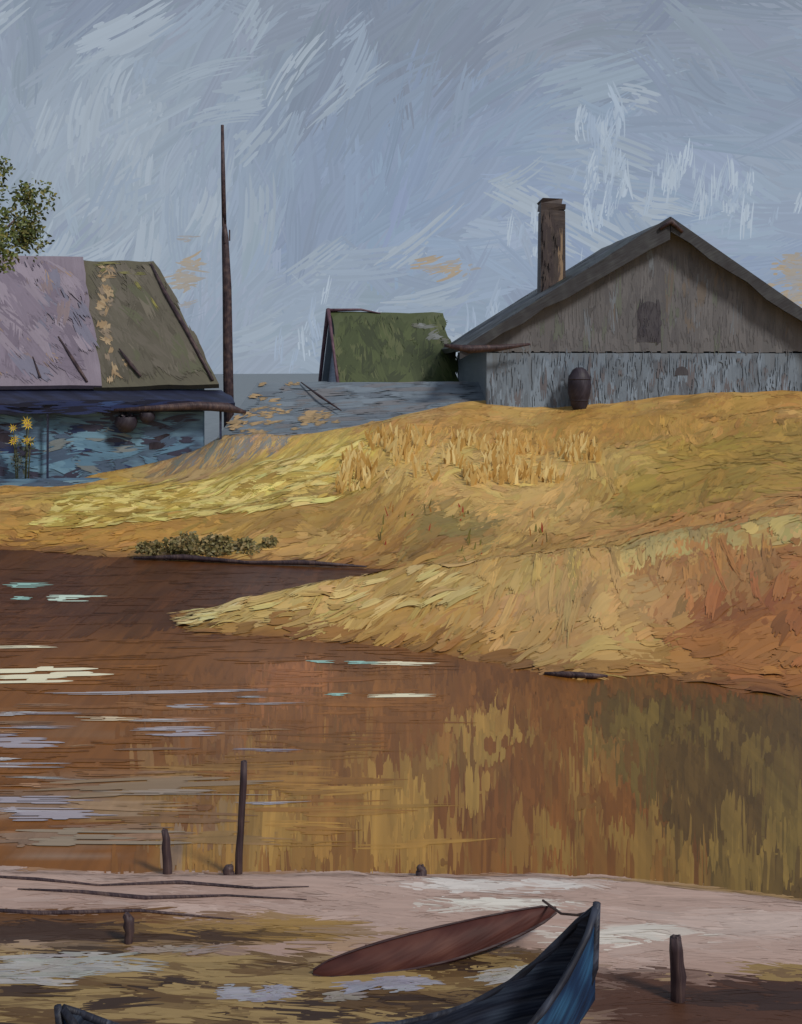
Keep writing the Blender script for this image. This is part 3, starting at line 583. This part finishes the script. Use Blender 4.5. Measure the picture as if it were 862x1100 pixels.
# ------------------------------------------------------------ boats
def hull(L,b,sheer,keel,nx=25,ns=9):
    vs=[];
    for i in range(nx):
        t=i/(nx-1); x=(t-.5)*L; hb=b(t); zs=sheer(t); zk=keel(t)
        for j in range(-ns,ns+1):
            s=abs(j)/ns; y=hb*math.sin(s*math.pi/2)**.75*(1 if j>=0 else -1); z=zk+(zs-zk)*(1-math.cos(s*math.pi/2))**.85
            vs.append((x,y,z))
    m=2*ns+1; fs=[(i*m+j,(i+1)*m+j,(i+1)*m+j+1,i*m+j+1) for i in range(nx-1) for j in range(m-1)]
    return vs,fs,m
blue=paint('boat_blue',[S(20,28,44),S(28,52,84),S(48,90,126)],'xz',2.2,.9,9.,.5,.4)
inner=paint('boat_inner',[S(26,26,34),S(36,42,58),S(60,70,86)],'xz',2.5,.4,9.,.4,.5)
L=2.87
rw=empty('rowing_boat',(-.33,6.5,.08),math.atan2(.50,2.83))
bf=lambda t:.36*max(0,math.sin(math.pi*min(1,max(0,t))))**.62+.006
sh=lambda t:.18+ (.44*((.5-t)/.5)**3.2 if t<.5 else .74*((t-.5)/.5)**3.0)
kl=lambda t:.0+ (.36*((.5-t)/.5)**5 if t<.5 else .42*((t-.5)/.5)**5)
vs,fs,m=hull(L,bf,sh,kl,41)
mesh('hull',vs,fs,blue,rw,True)
iv=[(x*.985,y*.93,z+.014) for x,y,z in vs]; mesh('inner_planking',iv,[f[::-1] for f in fs],inner,rw,True)
A=Acc()
for sgn in (1,-1): A.tube([((i/40-.5)*L,sgn*bf(i/40)*.985,sh(i/40)+.008) for i in range(41)],[.02*random.uniform(.8,1.25) for _ in range(41)],6)
A.tube([(L/2-.16,0,kl(.92)-.02),(L/2-.01,0,.6),(L/2+.01,0,sh(1)+.04)],[.02,.03,.022],7); A.tube([(-L/2+.14,0,.12),(-L/2,0,.4),(-L/2-.03,0,sh(0)+.03)],[.02,.028,.02],7)
A.make('gunwales_and_stems',paint('black_wood',[S(22,22,30),S(36,38,50),S(70,76,92)],'xz',3.,.8),rw,True)
A=Acc()
for t in (.3,.52,.72):
    x=(t-.5)*L; A.box(x-.09,x+.09,-bf(t)*.86,bf(t)*.86,.12,.145)
A.make('thwarts',inner,rw)
A=Acc()
for sgn in (1,-1): A.tube([((t-.5)*L,sgn*(bf(t)*.995+.006),sh(t)-.07) for t in [k/20 for k in range(11,18)]],[.012]*7,5)
A.make('painted_stripe',paint('red_trim',[S(110,36,28),S(150,54,34)],'xz',3.),rw)
red=paint('maroon_hull',[S(54,30,28),S(72,40,36),S(92,58,50)],'xz',2.,.3,10.,.3,.6,spec=.2)
dg=empty('overturned_rowboat',(.25,8.12,.07),math.atan2(.50,1.62))
L2=1.72; b2=lambda t:.14*max(0,math.sin(math.pi*min(1,max(0,t))))**.55*(1.15-.45*t)+.004
kz=lambda t:.04+.13*max(0,math.sin(math.pi*t))**.6+.18*t**2.5
vs,fs,m=hull(L2,b2,lambda t:0.01+.18*t**3,kz,29)
mesh('hull',vs,fs,red,dg,True)
A=Acc(); A.tube([((t-.5)*L2,0,kz(t)+.004) for t in [k/16 for k in range(17)]],[.009]*17,5)
for sgn in (1,-1): A.tube([((t-.5)*L2,sgn*b2(t),.012+.18*t**3) for t in [k/16 for k in range(17)]],[.010]*17,5)
A.make('keel_and_rails',paint('dark_maroon',[S(40,22,26),S(60,34,36)],'xz',3.),dg)
A=Acc(); A.tube([(1.0,8.52,.28),(1.06,8.0,.42),(1.08,7.4,.68),(1.09,6.76,.99)],[.009]*4,6); A.make('mooring_rope',wood_dark,None,True)

# ------------------------------------------------------------ sky backdrop
def skycol(az,el):
    az=np.asarray(az,float);el=np.asarray(el,float)
    n=fbm(az*7+3,el*9+2,81); n2=fbm(az*12,el*15,83)
    G=lambda cx,cy,rx,ry:np.exp(-((az-cx)/rx)**2-((el-cy)/ry)**2)
    c=np.ones(az.shape+(3,))*np.array(S(132,146,165,1))
    c=lay(c,sst(.35,.65,n)*.7,S(142,155,173,1))
    c=lay(c,sst(.17,.3,el)*.6,S(123,134,151,1))
    c=lay(c,np.minimum(1,G(.02,.14,.17,.09)+G(.2,.1,.2,.06))*.6,S(137,155,182,1))
    c=lay(c,np.minimum(1,G(-.23,.22,.09,.07)+G(-.24,.12,.12,.06)+G(-.03,.05,.12,.05))*.6,S(156,169,181,1))
    c=lay(c,np.minimum(1,G(-.05,.27,.12,.04)+G(.2,.28,.15,.03))*.5,S(128,137,150,1))
    c=lay(c,np.minimum(1,G(.165,.165,.05,.05)+G(.25,.15,.04,.03)+G(.11,.11,.06,.03))*.35,S(158,172,190,1))
    c=lay(c,sst(.55,.75,n2)*.35,S(158,170,184,1)); c=lay(c,sst(.45,.25,n2)*.35,S(122,134,154,1))
    return c
em=bpy.data.materials.new('sky_paint'); em.use_nodes=True; t=NT(em.node_tree); t.n.remove(t.n['Principled BSDF'])
e=t.n.new('ShaderNodeEmission'); at=t.n.new('ShaderNodeVertexColor'); at.layer_name='col'; t.put(e.inputs[0],at.outputs[0]); e.inputs[1].default_value=1.
t.put(t.n['Material Output'].inputs[0],e.outputs[0])
try: em.cycles.emission_sampling='NONE'
except Exception: pass
sky=empty('sky')
def smap(az,el,o): R=3500-o; return (R*np.cos(el)*np.sin(az),R*np.cos(el)*np.cos(az),R*np.sin(el))
azs=np.linspace(-1.5,1.5,240); els=np.linspace(-.03,.9,90); X,Y=np.meshgrid(azs,els); i=(np.arange(89)[:,None]*240+np.arange(239)[None]).reshape(-1)
npmesh('backdrop',np.stack(smap(X.ravel(),Y.ravel(),0*X.ravel()),-1),np.stack([i,i+1,i+241,i+240],1),skycol(X.ravel(),Y.ravel()),em,sky)
def skydir(az,el): return (fbm(az*4+1,el*5+4,91,2)-.5)*3.6+.6
def sky_strokes(nm,n,box,L,W,vj,off,K=7,curv=.2,aj=.22,jk=.03):
    az=RNG.uniform(box[0],box[1],n);el=RNG.uniform(box[2],box[3],n)
    c=skycol(az,el)*RNG.uniform(1-vj,1+vj,(n,1))*(1+RNG.normal(0,.010,(n,3)))
    strokes(nm,smap,az,el,skydir(az,el)+RNG.normal(0,aj,n),RNG.uniform(*L,n),RNG.uniform(*W,n),RNG.normal(0,curv,n),c,em,sky,K=K,ns=8,off=off,jk=jk,ridge=1.,ragged=.4)
sky_strokes('wide_strokes',2500,(-1.45,1.45,0,.85),(.08,.25),(.03,.07),.04,(5,60),K=11)
sky_strokes('cloud_strokes',1800,(-.42,.42,.0,.36),(.05,.16),(.016,.042),.04,(61,120),K=16,jk=.045,aj=.35)
sky_strokes('fine_strokes',350,(-.42,.42,.0,.36),(.03,.12),(.006,.014),.05,(121,150),K=7,jk=.045,aj=.4)
def spots(cs): 
    A=np.array([c for c in cs for _ in range(int(c[4]))],float); return A[:,0]+RNG.normal(0,1,len(A))*A[:,2],A[:,1]+RNG.normal(0,1,len(A))*A[:,3],len(A)
az,el,n=spots([(-.22,.2,.07,.05,26),(-.1,.25,.06,.03,8),(-.2,.11,.06,.03,16),(-.04,.05,.05,.03,18),(.17,.16,.04,.03,12)])
strokes('pale_impasto',smap,az,el,skydir(az,el)+RNG.normal(0,.3,n),RNG.uniform(.04,.10,n),RNG.uniform(.012,.03,n),RNG.normal(0,.25,n),np.array([S(*random.choice([(152,165,179),(158,170,183),(146,160,177)]),1) for _ in range(n)]),em,sky,K=13,ns=8,off=(151,170),jk=.05,ridge=1.,ragged=.55)
az,el,n=spots([(.165,.17,.012,.028,40),(.215,.155,.02,.012,14),(.27,.14,.018,.014,20),(.11,.11,.03,.012,10),(-.055,.045,.02,.025,16),(.10,.045,.03,.010,8)])
strokes('white_impasto',smap,az,el,1.45+RNG.normal(0,.18,n),RNG.uniform(.015,.045,n),RNG.uniform(.003,.010,n),RNG.normal(0,.15,n),np.array([S(*random.choice([(160,174,190),(168,181,195),(152,167,186)]),1) for _ in range(n)]),em,sky,K=8,ns=7,off=(171,180),jk=.06,ridge=1.,ragged=.6)
az,el,n=spots([(.04,.087,.016,.002,6),(.325,.072,.014,.014,44),(-.178,.083,.006,.014,12)])
strokes('bare_board_strokes',smap,az,el,.1+RNG.normal(0,.25,n),RNG.uniform(.015,.04,n),RNG.uniform(.005,.012,n),RNG.normal(0,.3,n),np.array([S(*random.choice([(160,148,132),(154,148,140),(150,150,152)]),1) for _ in range(n)]),em,sky,K=7,ns=6,off=(181,200),jk=.05,ridge=1.,ragged=.55)  # tan patches of bare board showing through the sky

# ------------------------------------------------------------ world, sun, camera
SE,SA=math.radians(42),math.radians(134)
w=bpy.data.worlds.new('World'); sc.world=w; w.use_nodes=True; t=NT(w.node_tree); bg=t.n['Background']
sk=t.n.new('ShaderNodeTexSky'); sk.sky_type='NISHITA'; sk.sun_disc=False; sk.sun_elevation=SE; sk.sun_rotation=SA
cl_=tuple(c*10 for c in S(154,162,172,1)); t.put(bg.inputs[0],t.mix(.15,(*cl_,1),sk.outputs[0])); bg.inputs[1].default_value=.1
sl=bpy.data.lights.new('sun','SUN'); sl.energy=2.2; sl.angle=math.radians(10); sl.color=(1,.95,.87)
so=link(bpy.data.objects.new('sun',sl)); dirv=Vector((math.sin(SA)*math.cos(SE),math.cos(SA)*math.cos(SE),math.sin(SE)))
so.rotation_euler=dirv.to_track_quat('Z','Y').to_euler(); so.location=dirv*60
cam=bpy.data.cameras.new('camera'); cam.sensor_fit='HORIZONTAL'; cam.sensor_width=36; cam.lens=36*1300/862; cam.shift_y=-150/862; cam.clip_end=9000; cam.clip_start=.05
c=link(bpy.data.objects.new('camera',cam)); c.location=(0,0,4); c.rotation_euler=(math.pi/2,0,0); sc.camera=c
